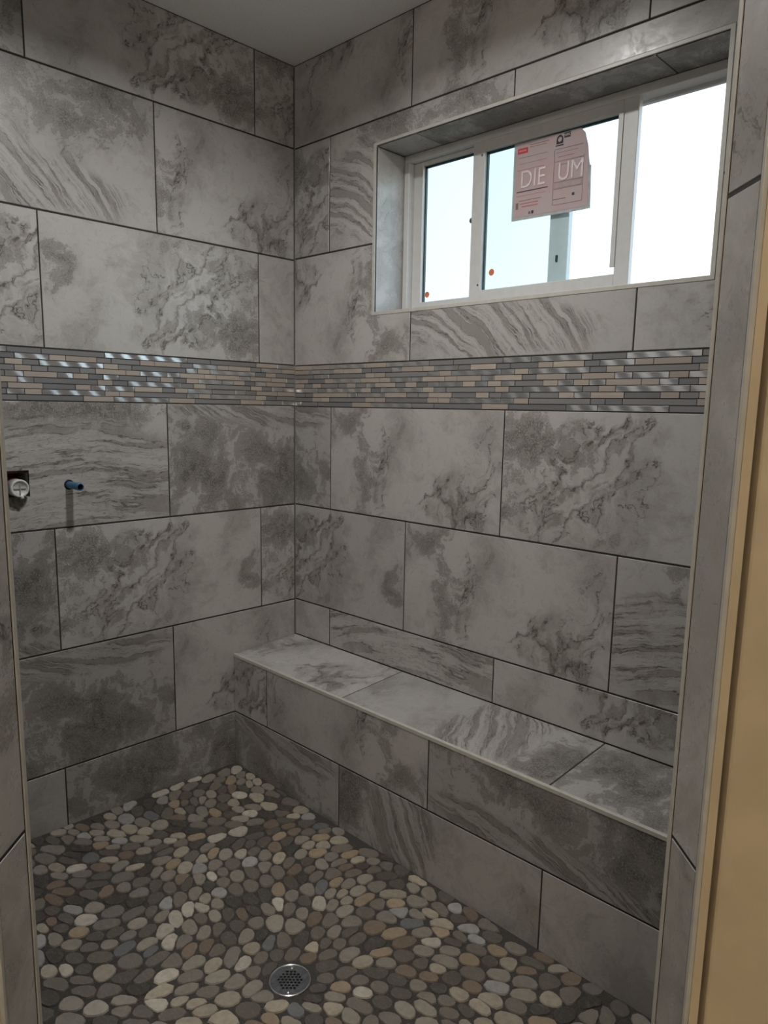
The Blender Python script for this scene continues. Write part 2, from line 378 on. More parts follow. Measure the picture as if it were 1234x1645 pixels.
g2, h2 = GV / 2, GH / 2; wx0, wx1, wz0, wz1 = WIN; b0, b1 = ZR['B'] + h2, ZR['A'] - h2
row(PLR, wr, ZR['B'], ZR['A'], [(0, 0.2062, 'A', True, 0.2062 - W + 0.5), (1.8328, RE_, 'E', False)], ZR['B'])
tile(PLR, [(0.2062 + g2, b0), (wx0, b0), (wx0, wz1), (1.0195 - g2, wz1), (1.0195 - g2, b1), (0.2062 + g2, b1)], 'Ca', wr, (0.2062, ZR['B']))
tile(PLR, [(wx1, b0), (1.8328 - g2, b0), (1.8328 - g2, b1), (1.0195 + g2, b1), (1.0195 + g2, wz1), (wx1, wz1)], 'E', wr, (1.0195, ZR['B']))
b0, b1 = ZR['M1'] + h2, ZR['B'] - h2
tile(PLR, [(g2, b0), (0.628 - g2, b0), (0.628 - g2, wz0), (wx0, wz0), (wx0, b1), (g2, b1)], 'B', wr, (0.628 - W, ZR['M1']), True)
tile(PLR, rect(0.628 + g2, 1.4413 - g2, b0, wz0), 'Ca', wr, (0.628, ZR['M1']))
tile(PLR, [(1.4413 + g2, b0), (RE_, b0), (RE_, b1), (wx1, b1), (wx1, wz0), (1.4413 + g2, wz0)], 'E', wr, (1.4413, ZR['M1']))
row(PLR, wr, ZR['C'], ZR['M0'], [(0, 0.2208, 'D', False, 0.2208 - W), (0.2208, 1.0341, 'B', False), (1.0341, 1.8474, 'A', True), (1.8474, RE_, 'E', False)], ZR['C'])
row(PLR, wr, ZR['D'], ZR['C'], [(0, 0.6256, 'A', True, 0.6256 - W), (0.6256, 1.4389, 'B', False), (1.4389, RE_, 'C', False)], ZR['D'])
BTB, BTF, BD = 0.4805, 0.4627, 0.3154
row(PLR, wr, BTB - 0.002, ZR['D'], [(0, 0.2199, 'E', False, -0.4), (0.2199, 1.0332, 'C', False), (1.0332, 1.8465, 'A', False), (1.8465, RE_, 'E', False)], BTB - 0.002)
box('caulk_joint', (-0.0012, -0.0012, BTB), (0.0025, 0.0012, H), M_GROUT2, wr)

# window surround: reveal tiles and edge profile
ox0, ox1, oz0, oz1 = OPN; FD = 0.145
PLs = Plane((0, 0, oz1), (1, 0, 0), (0, 1, 0)); PLs.n = Vector((0, 0, -1))
for l, r, prt in ((ox0, 0.628, 'E'), (0.631, 1.4413, 'D'), (1.4447, ox1, 'D')):
    tile(PLs, rect(l, r, 0.001, FD + 0.05), prt, wr, (l - 0.2, 0), False)
PLv = Plane((ox0, 0, 0), (0, 1, 0), (0, 0, 1)); tile(PLv, rect(0.001, FD + 0.05, oz0, oz1 - 0.002), 'E', wr, (-0.5, oz0 - 0.1))
PLv = Plane((ox1, 0, 0), (0, -1, 0), (0, 0, 1)); tile(PLv, rect(-FD - 0.05, -0.001, oz0, oz1 - 0.002), 'E', wr, (-0.6, oz0))
PLv = Plane((0, 0, oz0), (1, 0, 0), (0, 1, 0)); tile(PLv, rect(ox0 + 0.001, 1.04, 0.001, FD + 0.05), 'E', wr, (ox0, 0)); tile(PLv, rect(1.044, ox1 - 0.001, 0.001, FD + 0.05), 'B', wr, (ox0, 0))
for lo, hi in (((wx0, -0.0015, wz1 - 0.010), (wx1, 0.0085, wz1)), ((wx0, -0.0015, wz0), (wx1, 0.0085, wz0 + 0.012)),
               ((wx0, -0.0016, wz0 + 0.001), (wx0 + 0.012, 0.0085, wz1 - 0.001)), ((wx1 - 0.012, -0.0016, wz0 + 0.001), (wx1, 0.0085, wz1 - 0.001))):
    box('edge_trim', lo, hi, M_TRIM, wr, bevel=0.0012)

# ---- mosaic accent band, left and right
MOS_L = """A1100 G999 G797 A492 G395 G191 S92 A0
G1079 A976 S925 S825 G775 G673 S620 S519 G469 A367 S317 S217 G167 A66 S0
G1108 S1056 G1007 A803 S752 G703 G498 A450 S398 A196 G146 S95 G0
S1031 G982 G881 G830 S726 S674 A573 A523 S423 S372 S269 A220 S120 S44 A0
G1109 A1055 S954 A904 S854 G805 A751 G651 G599 S548 G497 S446 A347 A296 S245 G198 A144 S47 G0
S1075 A1026 G825 S773 G720 A517 G468 S417 G218 S164 G115 A60 A0
G1103 S1000 G898 S848 A798 A696 S593 G544 S492 A391 G291 A241 G191 S89 S0
G1107 A1055 S1004 A801 S751 S698 G496 A448 S397 A195 S144 G94 G0
G1077 G874 S771 A568 S464 G266 S162 A64 A0"""
MOS_R = """S109 S212 A413 S515 A718 G822 G1019 A1121 A1323 G1425 A1628 G1830
S89 A241 S291 S391 G439 G540 A591 S691 S742 A843 G894 S995 G1047 G1147 S1198 S1299 G1347 A1450 S1502 S1603 G1706
G114 G159 A211 G409 S457 S511 G712 A763 S815 A1014 A1064 S1115 A1317 G1368 S1420 G1623 S1720
S31 S84 G183 S234 A333 A385 S483 S537 A637 A688 S788 S839 S938 A989 S1092 G1142 S1242 G1293 S1394 A1446 A1547 S1598 A1700
S58 G110 S161 G260 G309 S359 G414 A461 S563 G610 S663 G712 A763 A864 S915 A964 S1016 A1067 G1167 S1217 A1268 S1318 A1369 S1472 S1522 A1573 G1624 S1675
A140 G190 A390 S439 G491 A692 S741 A794 G993 S1046 G1097 A1298 G1347 S1399 A1604 A1805
G64 G113 S214 S315 A367 G418 A517 S617 G671 G718 S820 G919 S971 G1020 A1122 G1222 S1272 A1324 S1425 G1527 S1578 G1628 S1730
G109 S161 S211 G410 S461 S514 G713 S762 S813 A1016 A1065 S1119 G1325 G1370 G1421 G1624 S1675
A40 G141 G339 S441 A642 G743 G944 S1046 G1248 A1349 A1553 G1754"""
def alu_mat():
    g = NG('brushed_aluminium'); o = g.node('ShaderNodeTexCoord').outputs['Object']; s = g.sep(o)
    al = g.m('ADD', s[0], s[1]); n = g.noise(g.comb(g.m('MULTIPLY', al, 30), 0, g.m('MULTIPLY', s[2], 1600)), 1.0, 3)
    rnd = g.node('ShaderNodeObjectInfo').outputs['Random']
    # shallow rolling waviness across the sheet, slanted like the brushing
    ph = g.m('ADD', g.m('MULTIPLY', g.m('ADD', al, g.m('MULTIPLY', s[2], 0.9)), 2 * PI / 0.062), g.m('MULTIPLY', rnd, 40))
    wv = g.m('ADD', g.m('SINE', ph), g.m('MULTIPLY', n, 0.10))
    c = g.mix(g.ss(n, 0.3, 0.7), (0.60, 0.61, 0.63), (0.80, 0.81, 0.82))
    return g.bsdf(c, 0.30, 1.0, g.bump(wv, 0.35, 0.0035))
def glass_tile_mat():
    g = NG('grey_back_painted_glass'); o = g.node('ShaderNodeTexCoord').outputs['Object']
    n = g.noise(o, 8, 2); rnd = g.node('ShaderNodeObjectInfo').outputs['Random']
    c = g.mix(rnd, (0.145, 0.142, 0.146), (0.225, 0.218, 0.215)); c = g.mix(g.ss(n, 0.3, 0.7, 0, 0.3), c, (0.2, 0.21, 0.22))
    return g.bsdf(c, 0.22, 0.0, None, **{'Coat Weight': 0.5, 'Coat Roughness': 0.08})
def stone_mat():
    g = NG('tan_travertine_strip'); o = g.node('ShaderNodeTexCoord').outputs['Object']; s = g.sep(o)
    rnd = g.node('ShaderNodeObjectInfo').outputs['Random']
    n = g.noise(g.vm('ADD', g.comb(g.m('MULTIPLY', g.m('ADD', s[0], s[1]), 14), 0, g.m('MULTIPLY', s[2], 120)), g.comb(g.m('MULTIPLY', rnd, 50), 0, 0)), 1.0, 4)
    c = g.mix(rnd, (0.30, 0.262, 0.225), (0.40, 0.355, 0.30)); c = g.mix(g.ss(n, 0.40, 0.65, 0, 0.55), c, (0.33, 0.255, 0.22))
    return g.bsdf(c, 0.55, 0.0, g.bump(n, 0.1))
M_ALU, M_GTILE, M_STONE = alu_mat(), glass_tile_mat(), stone_mat()
def mosaic(pl, parent, text, z0, z1, left):
    rng = random.Random(5 if left else 9); n = 9; ph = (z1 - z0) / n
    bed = rect(END, -0.0022, z0, z1) if left else rect(0.0, RE_, z0, z1)
    bm = bmesh.new(); A = [bm.verts.new(pl.at(a, b, -0.0024)) for a, b in bed]; B = [bm.verts.new(pl.at(a, b, -0.0098)) for a, b in bed]
    bm.faces.new(A); bm.faces.new(B[::-1])
    for i in range(4): bm.faces.new((A[i], B[i], B[(i + 1) % 4], A[(i + 1) % 4]))
    band = bm_obj('accent_border', bm, M_GROUT, parent); band['label'] = 'linear mosaic border of aluminium, glass and tan stone strips'
    for r, ln in enumerate(text.split('\n')):
        zt = z1 - r * ph; it = [(t[0], int(t[1:]) / 1000) for t in ln.split()]
        segs = []
        if left:
            for i, (t, a) in enumerate(it):
                hi = it[i - 1][1] if i else a + rng.choice((0.05, 0.1, 0.2))
                segs.append((t, -hi, -a))
            cur = segs[0][1]
            while cur > END + 0.01:
                nx = max(END, cur - rng.choice((0.05, 0.1, 0.1, 0.2))); segs.append((rng.choice('AGSSG'), nx, cur)); cur = nx
        else:
            lo = 0.0
            for t, a in it: segs.append((t, lo, a)); lo = a
            while lo < RE_ - 0.01:
                nx = min(RE_, lo + rng.choice((0.05, 0.1, 0.1, 0.2))); segs.append((rng.choice('AGSSG'), lo, nx)); lo = nx
        for t, l, rr in segs:
            if rr - l < 0.006: continue
            l = max(l, END) + 0.0009; rr -= 0.0009; lo_, hi_ = zt - ph + 0.0010, zt - 0.0010
            d, bv = {'A': (0.0004, 0.0007), 'G': (-0.0012, 0.0006), 'S': (0.0, 0.0004)}[t]
            out = rect(l, rr, lo_, hi_); inn = poly_offset(out, bv)
            vs = [pl.at(a, b, d) for a, b in inn] + [pl.at(a, b, d - bv) for a, b in out] + [pl.at(a, b, -0.0060) for a, b in out]
            org = pl.at((l + rr) / 2, (lo_ + hi_) / 2, 0)
            fs = [(0, 1, 2, 3)] + [(i + k, i + k + 4, (i + 1) % 4 + k + 4, (i + 1) % 4 + k) for k in (0, 4) for i in range(4)]
            me = mesh_from('mosaic_strip', [v - org for v in vs], fs)
            o = link('mosaic_strip', me, {'A': M_ALU, 'G': M_GTILE, 'S': M_STONE}[t], band); o.location = org
mosaic(PLL, wl, MOS_L, ZL['M0'], ZL['M1'], True)
mosaic(PLR, wr, MOS_R, ZR['M0'], ZR['M1'], False)

# ---- diagonal entry: partition walls, jamb tiles, profiles, casing
F_, S_ = Vector((-1, 1, 0)) / math.sqrt(2), Vector((1, 1, 0)) / math.sqrt(2)
C0 = Vector((CAM.x, CAM.y, 0))
def sf(s, f): v = C0 + S_ * s + F_ * f; return (v.x, v.y)
SR, SL, FI, FO = 0.4068, -0.4492, 0.897, 0.807
pr0 = sf(SR + 0.010, FI)
wfr = struct(prism('wall_front_right', [(2.032, -0.0), (2.032, pr0[1] + 0.012), pr0, sf(SR + 0.010, 0.828), sf(0.80, 0.828), (sf(0.80, 0.828)[0], 0.0)], -0.06, H, M_BOARD))
pl0 = sf(SL - 0.010, FI)
wfl = struct(prism('wall_front_left', [(0.0, -1.607), (0.0, -1.86), (sf(-0.80, 0.828)[0], -1.86), sf(-0.80, 0.828), sf(SL - 0.010, 0.828), pl0, (pl0[0] - 0.012, -1.607)], -0.06, H, M_BOARD))
PJR = Plane((*sf(SR, 0), 0), F_, (0, 0, 1)); PJR.n = -S_
PJL = Plane((*sf(SL, 0), 0), -F_, (0, 0, 1)); PJL.n = S_
TI = 0.0068
def vslab(pl, a0, a1, z0, z1, c0_, c1_, name, mat, parent, bevel=0.0):
    bm = bmesh.new(); vs = [bm.verts.new(pl.at(a, b, c)) for c in (c0_, c1_) for a, b in rect(a0, a1, z0, z1)]
    for f in ((3, 2, 1, 0), (4, 5, 6, 7), (0, 1, 5, 4), (1, 2, 6, 5), (2, 3, 7, 6), (3, 0, 4, 7)): bm.faces.new([vs[i] for i in f])
    if bevel: bmesh.ops.bevel(bm, geom=bm.edges[:], offset=bevel, segments=2, affect='EDGES', profile=0.6)
    return bm_obj(name, bm, mat, parent)
JZ = [0.075, 0.885, 1.6905, 2.497, H]
for pl, wall, sg in ((PJR, wfr, 1), (PJL, wfl, -1)):
    e = sorted((sg * FI, sg * FO)); ti, to = (e[1], e[0]) if sg > 0 else (e[0], e[1])
    vslab(pl, e[0] + 0.003, e[1] - 0.003, 0.075, H, -0.010, -0.0009, 'grout_bed', M_GROUT, wall)
    for i in range(4):
        a0, a1 = e[0] + TI + 0.0018, e[1] - TI - 0.0018
        if sg > 0: a0, a1 = FO + 0.005 + 0.0020, FI - TI - 0.0030
        else: a0, a1 = -FI + TI + 0.0030, -FO - 0.005 - 0.0020
        tile(pl, rect(a0, a1, JZ[i] + 0.0024, JZ[i + 1] - 0.0024), ['Cs', 'E', 'B', 'C'][i] if sg > 0 else ['E', 'B', 'A', 'D'][i], wall, (a0 - (0.16 if i == 1 else 0.05), JZ[i] - 0.0), turn=True, rot=(i == 2))
    for a, b in (((FI - TI, FI + 0.0015), (FO - 0.001, FO + 0.005)) if sg > 0 else ((-FI - 0.0015, -FI + TI), (-FO - 0.005, -FO + 0.001))):
        outer_ = abs(a) < 0.85 and abs(b) < 0.85
        vslab(pl, a, b, 0.075, H, -0.0048 if outer_ else -0.0095, 0.0012, 'edge_trim', M_TRIM, wall, 0.001)
    # outer face: a painted strip, a black strip standing in for the gap's shade, then a board casing
    s0 = SR if sg > 0 else -SL
    def sfp(s, f): return sf(s * sg, f)
    def q(a, b, c, d): return [sfp(a, c), sfp(b, c), sfp(b, d), sfp(a, d)][::sg]
    prism('painted_strip', [sfp(a, b) for a, b in ((s0 + 0.0052, 0.8065), (s0 + 0.0165, 0.8065), (s0 + 0.0165, 0.828), (s0 + 0.0102, 0.828), (s0 + 0.0102, 0.8118), (s0 + 0.0052, 0.8118))][::sg], 0.0, H, M_TAN, wall)
    prism('gap_shade_strip', q(s0 + 0.0165, s0 + 0.025, 0.824, 0.829), 0.0, H, M_BLACK, wall)
M_CURB = simple('curb_stone', (0.34, 0.325, 0.305), 0.4)
trim_pts = [sf(SR + 0.0215, 0.800), sf(SR + 0.0235, 0.798), sf(0.80, 0.798), sf(0.80, 0.8278), sf(SR + 0.0215, 0.8278)]
struct(prism('trim_1', trim_pts, 0.0, H - 0.002, M_TAN))
trim_pts = [sf(SL - 0.0215, 0.800), sf(SL - 0.0215, 0.8278), sf(-0.80, 0.8278), sf(-0.80, 0.798), sf(SL - 0.0235, 0.798)]
struct(prism('trim_2', trim_pts, 0.0, H - 0.002, M_TAN))
struct(prism('trim_3', [sf(SL, 0.80), sf(SR, 0.80), sf(SR, 0.858), sf(SL, 0.858)], -0.06, 0.074, M_CURB))
# tiles on the inner faces of the partitions (they show from a step aside)
PIR = Plane((2.022, 0, 0), (0, -1, 0), (0, 0, 1)); PIR.n = Vector((-1, 0, 0))
PIL = Plane((0, -1.597, 0), (-1, 0, 0), (0, 0, 1)); PIL.n = Vector((0, 1, 0))
zs = [-0.02, 0.22, 0.633, 1.0415, 1.4457, 1.6056, 2.017, 2.428, H]; pn = 'EDBACEBA'
for i in range(8):
    for (pl, lo, hi, wall) in ((PIR, 0.012, 0.972, wfr), (PIL, -1.395, -0.012, wfl)):
        if i == 4: continue
        jn = lo + (0.35 if i % 2 else 0.62); ed = [lo, jn] + ([jn + W] if jn + W < hi - 0.05 else []) + [hi]
        for k in range(len(ed) - 1):
            tile(pl, rect(ed[k] + g2, ed[k + 1] - g2, zs[i] + h2, zs[i + 1] - h2), pn[(i + k) % 8], wall, (ed[k], zs[i]), bool(k % 2))
prism('grout_bed', [(2.0245, -0.003), (2.0245, -0.980), (2.032, -0.980), (2.032, -0.003)][::-1], -0.02, H, M_GROUT, wfr)
prism('grout_bed', [(0.003, -1.607), (1.400, -1.607), (1.400, -1.5995), (0.003, -1.5995)], -0.02, H, M_GROUT, wfl)
mosaic_bits = []
for (pl, lo, hi, wall, sd) in ((PIR, 0.012, 0.972, wfr, 3), (PIL, -1.395, -0.012, wfl, 4)):
    rng = random.Random(sd); ph = (zs[5] - zs[4]) / 9
    bed = [pl.at(a, b, -0.0024) for a, b in rect(lo, hi, zs[4], zs[5])]
    band = link('accent_border', mesh_from('accent_border', bed, [(0, 1, 2, 3)]), M_GROUT, wall)
    for r in range(9):
        cur = lo
        while cur < hi - 0.012:
            nx = min(hi, cur + rng.choice((0.1, 0.2, 0.2))); t = rng.choice((M_ALU, M_GTILE, M_STONE, M_GTILE))
            z_ = zs[4] + r * ph; out = rect(cur + .001, nx - .001, z_ + .001, z_ + ph - .001)
            vs = [pl.at(a, b, -0.0003) for a, b in out] + [pl.at(a, b, -0.006) for a, b in out]; org = vs[0].copy()
            o = link('mosaic_strip', mesh_from('mosaic_strip', [v - org for v in vs], [(0, 1, 2, 3)] + [(i, i + 4, (i + 1) % 4 + 4, (i + 1) % 4) for i in range(4)]), t, band)
            o.location = org; cur = nx

# ---- ceiling, outer room
SLX, SLY = 0.99, -0.89
struct(boxes('ceiling', [((-0.14, -XL - 0.1, H), (XL + 0.1, SLY - 0.07, H + 0.12)), ((-0.14, SLY + 0.07, H), (XL + 0.1, 0.21, H + 0.12)),
                         ((-0.14, SLY - 0.07, H), (SLX - 0.07, SLY + 0.07, H + 0.12)), ((SLX + 0.07, SLY - 0.07, H), (XL + 0.1, SLY + 0.07, H + 0.12)),
                         ((SLX - 0.07, SLY - 0.07, H + 0.09), (SLX + 0.07, SLY + 0.07, H + 0.12))], M_CEIL))
M_OUTW = simple('bathroom_paint', (0.70, 0.62, 0.50), 0.8, var=0.03)
struct(box('wall_back', (0.0, -XL - 0.1, -0.06), (XL, -XL, H), M_OUTW))
struct(box('wall_far', (XL, -XL, -0.06), (XL + 0.1, 0.21, H), M_OUTW))
M_OFLOOR = simple('bathroom_floor_vinyl', (0.30, 0.27, 0.23), 0.5, var=0.08, scale=5)
DL = sf(SL, 0.80); DR = sf(SR, 0.80)
struct(prism('floor_bathroom', [(0.0, -XL), (XL, -XL), (XL, 0.0), (2.0, 0.0), sf(0.9, 0.83), DR, DL, sf(-0.9, 0.83), (0.0, -1.7)], -0.08, -0.0605, M_OFLOOR))

# ---- pebble floor
DRX, DRY = 1.0588, -0.8751
def fz(x, y):
    r2 = (x - DRX) ** 2 + (y - DRY) ** 2
    return 0.0182 * (-y - 0.35) * 0.9 - 0.0113 * x - 0.006 * math.exp(-r2 / 0.16)
FLOORPOLY = [(0.0, -0.3154), (0.0, -1.60), (1.4626, -1.60), (2.025, -1.0376), (2.025, -0.3154)]
def inside(x, y, mrg=0.0):
    n = len(FLOORPOLY)
    for i in range(n):
        (x0, y0), (x1, y1) = FLOORPOLY[i], FLOORPOLY[(i + 1) % n]
        L_ = math.hypot(x1 - x0, y1 - y0)
        if ((x1 - x0) * (y - y0) - (y1 - y0) * (x - x0)) / L_ < mrg: return False
    return True
M_FGROUT = simple('sanded_floor_grout', (0.050, 0.046, 0.041), 0.95, var=0.18, scale=260, bump=0.3)
NX, NY = 40, 30; gv, gf = [], []
for j in range(NY + 1):
    for i in range(NX + 1):
        x, y = -0.005 + 2.14 * i / NX, -1.70 + (1.70 - 0.31) * j / NY; gv.append((x, y, fz(x, y) - 0.0022))
for j in range(NY):
    for i in range(NX):
        k = j * (NX + 1) + i; cx, cy = gv[k][0], gv[k][1]
        if inside(cx + 0.027, cy + 0.023, -0.045): gf.append((k, k + 1, k + NX + 2, k + NX + 1))
fl = struct(link('floor', mesh_from('floor', gv, gf), M_FGROUT))
mod = fl.modifiers.new('depth', 'SOLIDIFY'); mod.thickness = 0.03; mod.offset = -1
def pebble_mat():
    g = NG('river_pebble'); col = g.node('ShaderNodeAttribute', attribute_name='Col').outputs['Color']
    o = g.node('ShaderNodeNewGeometry').outputs['Position']
    n = g.noise(o, 60, 5, 0.6); n2 = g.noise(g.vm('MULTIPLY', o, (1, 2.2, 1)), 38, 3)
    c = g.mix(g.ss(n, 0.35, 0.7, 0, 0.30), col, (0.10, 0.085, 0.07))
    c = g.mix(g.m('MULTIPLY', g.ss(g.m('ABSOLUTE', g.m('SUBTRACT', n2, 0.5)), 0.0, 0.02, 1, 0), 0.22), c, (0.42, 0.38, 0.32))
    return g.bsdf(c, 0.48, 0.0, g.bump(n, 0.12))
M_PEB = pebble_mat()
rng = random.Random(21)
seeds = []; cell = 0.03; grid = {}
def metric(x, y, dx, dy, inv=False):
    # pebbles lie elongated along a slowly turning direction
    th = 0.6 + 1.3 * math.sin(4.1 * x + 1.7 * y) + 1.1 * math.sin(5.3 * y - 2.2 * x + 1.0); k = 1.22
    c, s_ = math.cos(th), math.sin(th); a, b = c * dx + s_ * dy, -s_ * dx + c * dy
    a, b = (a * k, b / k) if inv else (a / k, b * k)
    return c * a - s_ * b, s_ * a + c * b
def try_add(x, y, r):
    gx, gy = int(math.floor(x / cell)), int(math.floor(y / cell))
    for i in range(-2, 3):
        for j in range(-2, 3):
            for (px, py, pr) in grid.get((gx + i, gy + j), ()):
                dx, dy = metric(x, y, x - px, y - py)
                if dx * dx + dy * dy < ((r + pr) * 0.5) ** 2: return False
    grid.setdefault((gx, gy), []).append((x, y, r)); seeds.append((x, y)); return True
for k in range(15000):
    x, y = rng.uniform(-0.03, 2.06), rng.uniform(-1.64, -0.29)
    if not inside(x, y, -0.03): continue
    if math.hypot(x - DRX, y - DRY) < 0.070: continue
    t = k / 15000
    try_add(x, y, rng.uniform(0.041, 0.052) if t < 0.10 else rng.uniform(0.033, 0.043) if t < 0.45 else 0.0300)
nring = 12
for i in range(nring): # neighbours that keep the drain clear
    a = 2 * PI * i / nring; seeds.append((DRX + 0.041 * math.cos(a), DRY + 0.041 * math.sin(a)))
ndummy = nring
# stretch so that cells come out as ovals: work in a sheared metric that changes from place to place
SD = np.array(seeds); gcell = 0.05; gidx = {}
for i, (x, y) in enumerate(seeds): gidx.setdefault((int(math.floor(x / gcell)), int(math.floor(y / gcell))), []).append(i)
def cell_poly(i):
    x, y = seeds[i]; poly = [(-0.07, -0.07), (0.07, -0.07), (0.07, 0.07), (-0.07, 0.07)]
    gx, gy = int(math.floor(x / gcell)), int(math.floor(y / gcell)); nb = []
    for a in range(-2, 3):
        for b in range(-2, 3): nb += gidx.get((gx + a, gy + b), [])
    nb = [(metric(x, y, seeds[j][0] - x, seeds[j][1] - y)) for j in nb if j != i]; nb = sorted((a * a + b * b, a, b) for a, b in nb)[:24]
    for d2, dx, dy in nb:
        L_ = math.sqrt(d2); nx_, ny_ = dx / L_, dy / L_; c = L_ / 2 - 0.0007
        out = []; n = len(poly)
        for k in range(n):
            p, q_ = poly[k], poly[(k + 1) % n]; a = p[0] * nx_ + p[1] * ny_ - c; b = q_[0] * nx_ + q_[1] * ny_ - c
            if a <= 0: out.append(p)
            if (a < 0) != (b < 0):
                t = a / (a - b); out.append((p[0] + (q_[0] - p[0]) * t, p[1] + (q_[1] - p[1]) * t))
        poly = out
        if len(poly) < 3: return None
    return [metric(x, y, a, b, True) for a, b in poly]
PAL = [((0.36, 0.315, 0.245), 14), ((0.46, 0.42, 0.35), 6), ((0.27, 0.243, 0.198), 18), ((0.215, 0.195, 0.163), 20), ((0.155, 0.137, 0.114), 20),
       ((0.32, 0.245, 0.165), 6), ((0.185, 0.137, 0.100), 9), ((0.100, 0.088, 0.073), 16), ((0.058, 0.052, 0.046), 11), ((0.145, 0.15, 0.153), 4), ((0.32, 0.31, 0.295), 5)]
pal = [c for c, w in PAL for _ in range(w)]
pebs = []; NV = 14
for i in range(len(seeds) - ndummy):
    poly = cell_poly(i)
    if not poly: continue
    x0, y0 = seeds[i]
    for _ in range(3):  # round the corners
        q_ = []
        for k in range(len(poly)):
            p, r_ = poly[k], poly[(k + 1) % len(poly)]
            q_ += [(p[0] * .72 + r_[0] * .28, p[1] * .72 + r_[1] * .28), (p[0] * .28 + r_[0] * .72, p[1] * .28 + r_[1] * .72)]
        poly = q_
    cx = sum(p[0] for p in poly) / len(poly); cy = sum(p[1] for p in poly) / len(poly)
    # radial resample, pulled towards the mean ellipse
    ang = sorted((math.atan2(p[1] - cy, p[0] - cx), math.hypot(p[0] - cx, p[1] - cy)) for p in poly)
    A_ = np.array([a for a, r in ang]); R_ = np.array([r for a, r in ang])
    ts = np.linspace(-PI, PI, NV, endpoint=False) + 0.1
    rr = np.interp(ts, np.concatenate([A_ - 2 * PI, A_, A_ + 2 * PI]), np.concatenate([R_, R_, R_]))
    # keep the first two harmonics mostly: smooth water-worn outline
    ft = np.fft.rfft(rr); ft[4:] *= 0.35; rs = np.fft.irfft(ft, NV); rr = np.minimum(rs, rr * 1.04) * rng.uniform(0.96, 1.02)
    px, py = x0 + cx, y0 + cy
    ring = [(px + r * math.cos(t), py + r * math.sin(t)) for t, r in zip(ts, rr)]
    if not all(inside(a, b, 0.001) for a, b in ring):
        if not inside(px, py, 0.006): continue
        ring = [(a, b) if inside(a, b, 0.002) else None for a, b in ring]
        fix = []
        for t_, (rp) in enumerate(ring):
            if rp is None:
                f = 1.0; a, b = px, py
                while f > 0:
                    f -= 0.06; a, b = px + rr[t_] * f * math.cos(ts[t_]), py + rr[t_] * f * math.sin(ts[t_])
                    if inside(a, b, 0.002): break
                rp = (a, b)
            fix.append(rp)
        ring = fix
    h = rng.uniform(0.0010, 0.0022); tilt = (rng.uniform(-.02, .02), rng.uniform(-.02, .02))
    z0 = fz(px, py)
    vs = [(a - px, b - py, fz(a, b) - z0 - 0.003) for a, b in ring]
    vs += [((a - px) * .92, (b - py) * .92, fz(px + (a - px) * .92, py + (b - py) * .92) - z0 + h * 0.9 + tilt[0] * (a - px) + tilt[1] * (b - py)) for a, b in ring]
    vs += vs[NV:]; vs.append((0, 0, h))
    base = rng.choice(pal); k_ = rng.uniform(0.82, 1.15); col = tuple(min(0.8, c * k_) for c in base)
    v = Vector((px, py, z0)) - CAM; dz = v.dot(FWD); u_, w_ = PPX + FPX * v.dot(RIGHT) / dz, PPY + FPX * v.dot(DOWN) / dz
    vis = dz > 0 and -10 < u_ < 1100 and w_ < 1660 and u_ > 40
    size = float(np.mean(rr)) ** 2 / dz ** 2 * (-v.z / v.length)
    pebs.append((vis, size, (px, py, z0), vs, col))
pf = [(i, (i + 1) % NV, NV + (i + 1) % NV, NV + i) for i in range(NV)] + [(2 * NV + i, 2 * NV + (i + 1) % NV, 3 * NV) for i in range(NV)]
def colour(me, cols):
    at = me.color_attributes.new('Col', 'FLOAT_COLOR', 'POINT')
    at.data.foreach_set('color', np.array(cols, dtype=np.float32).ravel())
order = sorted(range(len(pebs)), key=lambda i: (-pebs[i][0], -pebs[i][1])); single = set(order[:300])
bv, bf, bc = [], [], []
for i, (vis, size, org, vs, col) in enumerate(pebs):
    if i in single:
        me = mesh_from('pebble', vs, pf, smooth=True); colour(me, [(*col, 1)] * len(vs))
        o = link('pebble', me, M_PEB, fl); o.location = org
    else:
        k = len(bv); bv += [(a + org[0], b + org[1], c + org[2]) for a, b, c in vs]; bf += [tuple(k + q_ for q_ in f) for f in pf]; bc += [(*col, 1)] * len(vs)
me = mesh_from('pebble_field', bv, bf, smooth=True); colour(me, bc); o = link('pebble_field', me, M_PEB, fl); o['kind'] = 'stuff'
o['label'] = 'field of small flat river pebbles set in dark grout'

# ================================================================== WINDOW
win = struct(bpy.data.objects.new('window_1', None)); C.objects.link(win); win.location = (1.04, FD, oz0)
def wpart(name, lst, mat, parent=win, bevel=0.0015):
    bm = bmesh.new()
    for lo, hi in lst: add_box(bm, lo, hi)
    if bevel: bmesh.ops.bevel(bm, geom=bm.edges[:], offset=bevel, segments=1, affect='EDGES')
    o = bm_obj(name, bm, mat); o.parent = parent
    o.matrix_parent_inverse = Matrix.Translation(-Vector(win.location)); return o
def sub(o, parent):
    o.parent = parent; o.matrix_parent_inverse = Matrix.Identity(4); return o
fx0, fx1, fz0, fz1 = ox0 + 0.001, ox1 - 0.001, oz0 + 0.001, oz1 - 0.001
fr = wpart('frame', [((fx0, FD, fz1 - 0.024), (fx1, FD + 0.05, fz1)), ((fx0, FD, fz0), (fx1, FD + 0.05, fz0 + 0.024)),
                     ((fx0, FD, fz0 + 0.024), (fx0 + 0.023, FD + 0.05, fz1 - 0.024)), ((fx1 - 0.023, FD, fz0 + 0.024), (fx1, FD + 0.05, fz1 - 0.024))], M_VINYL)
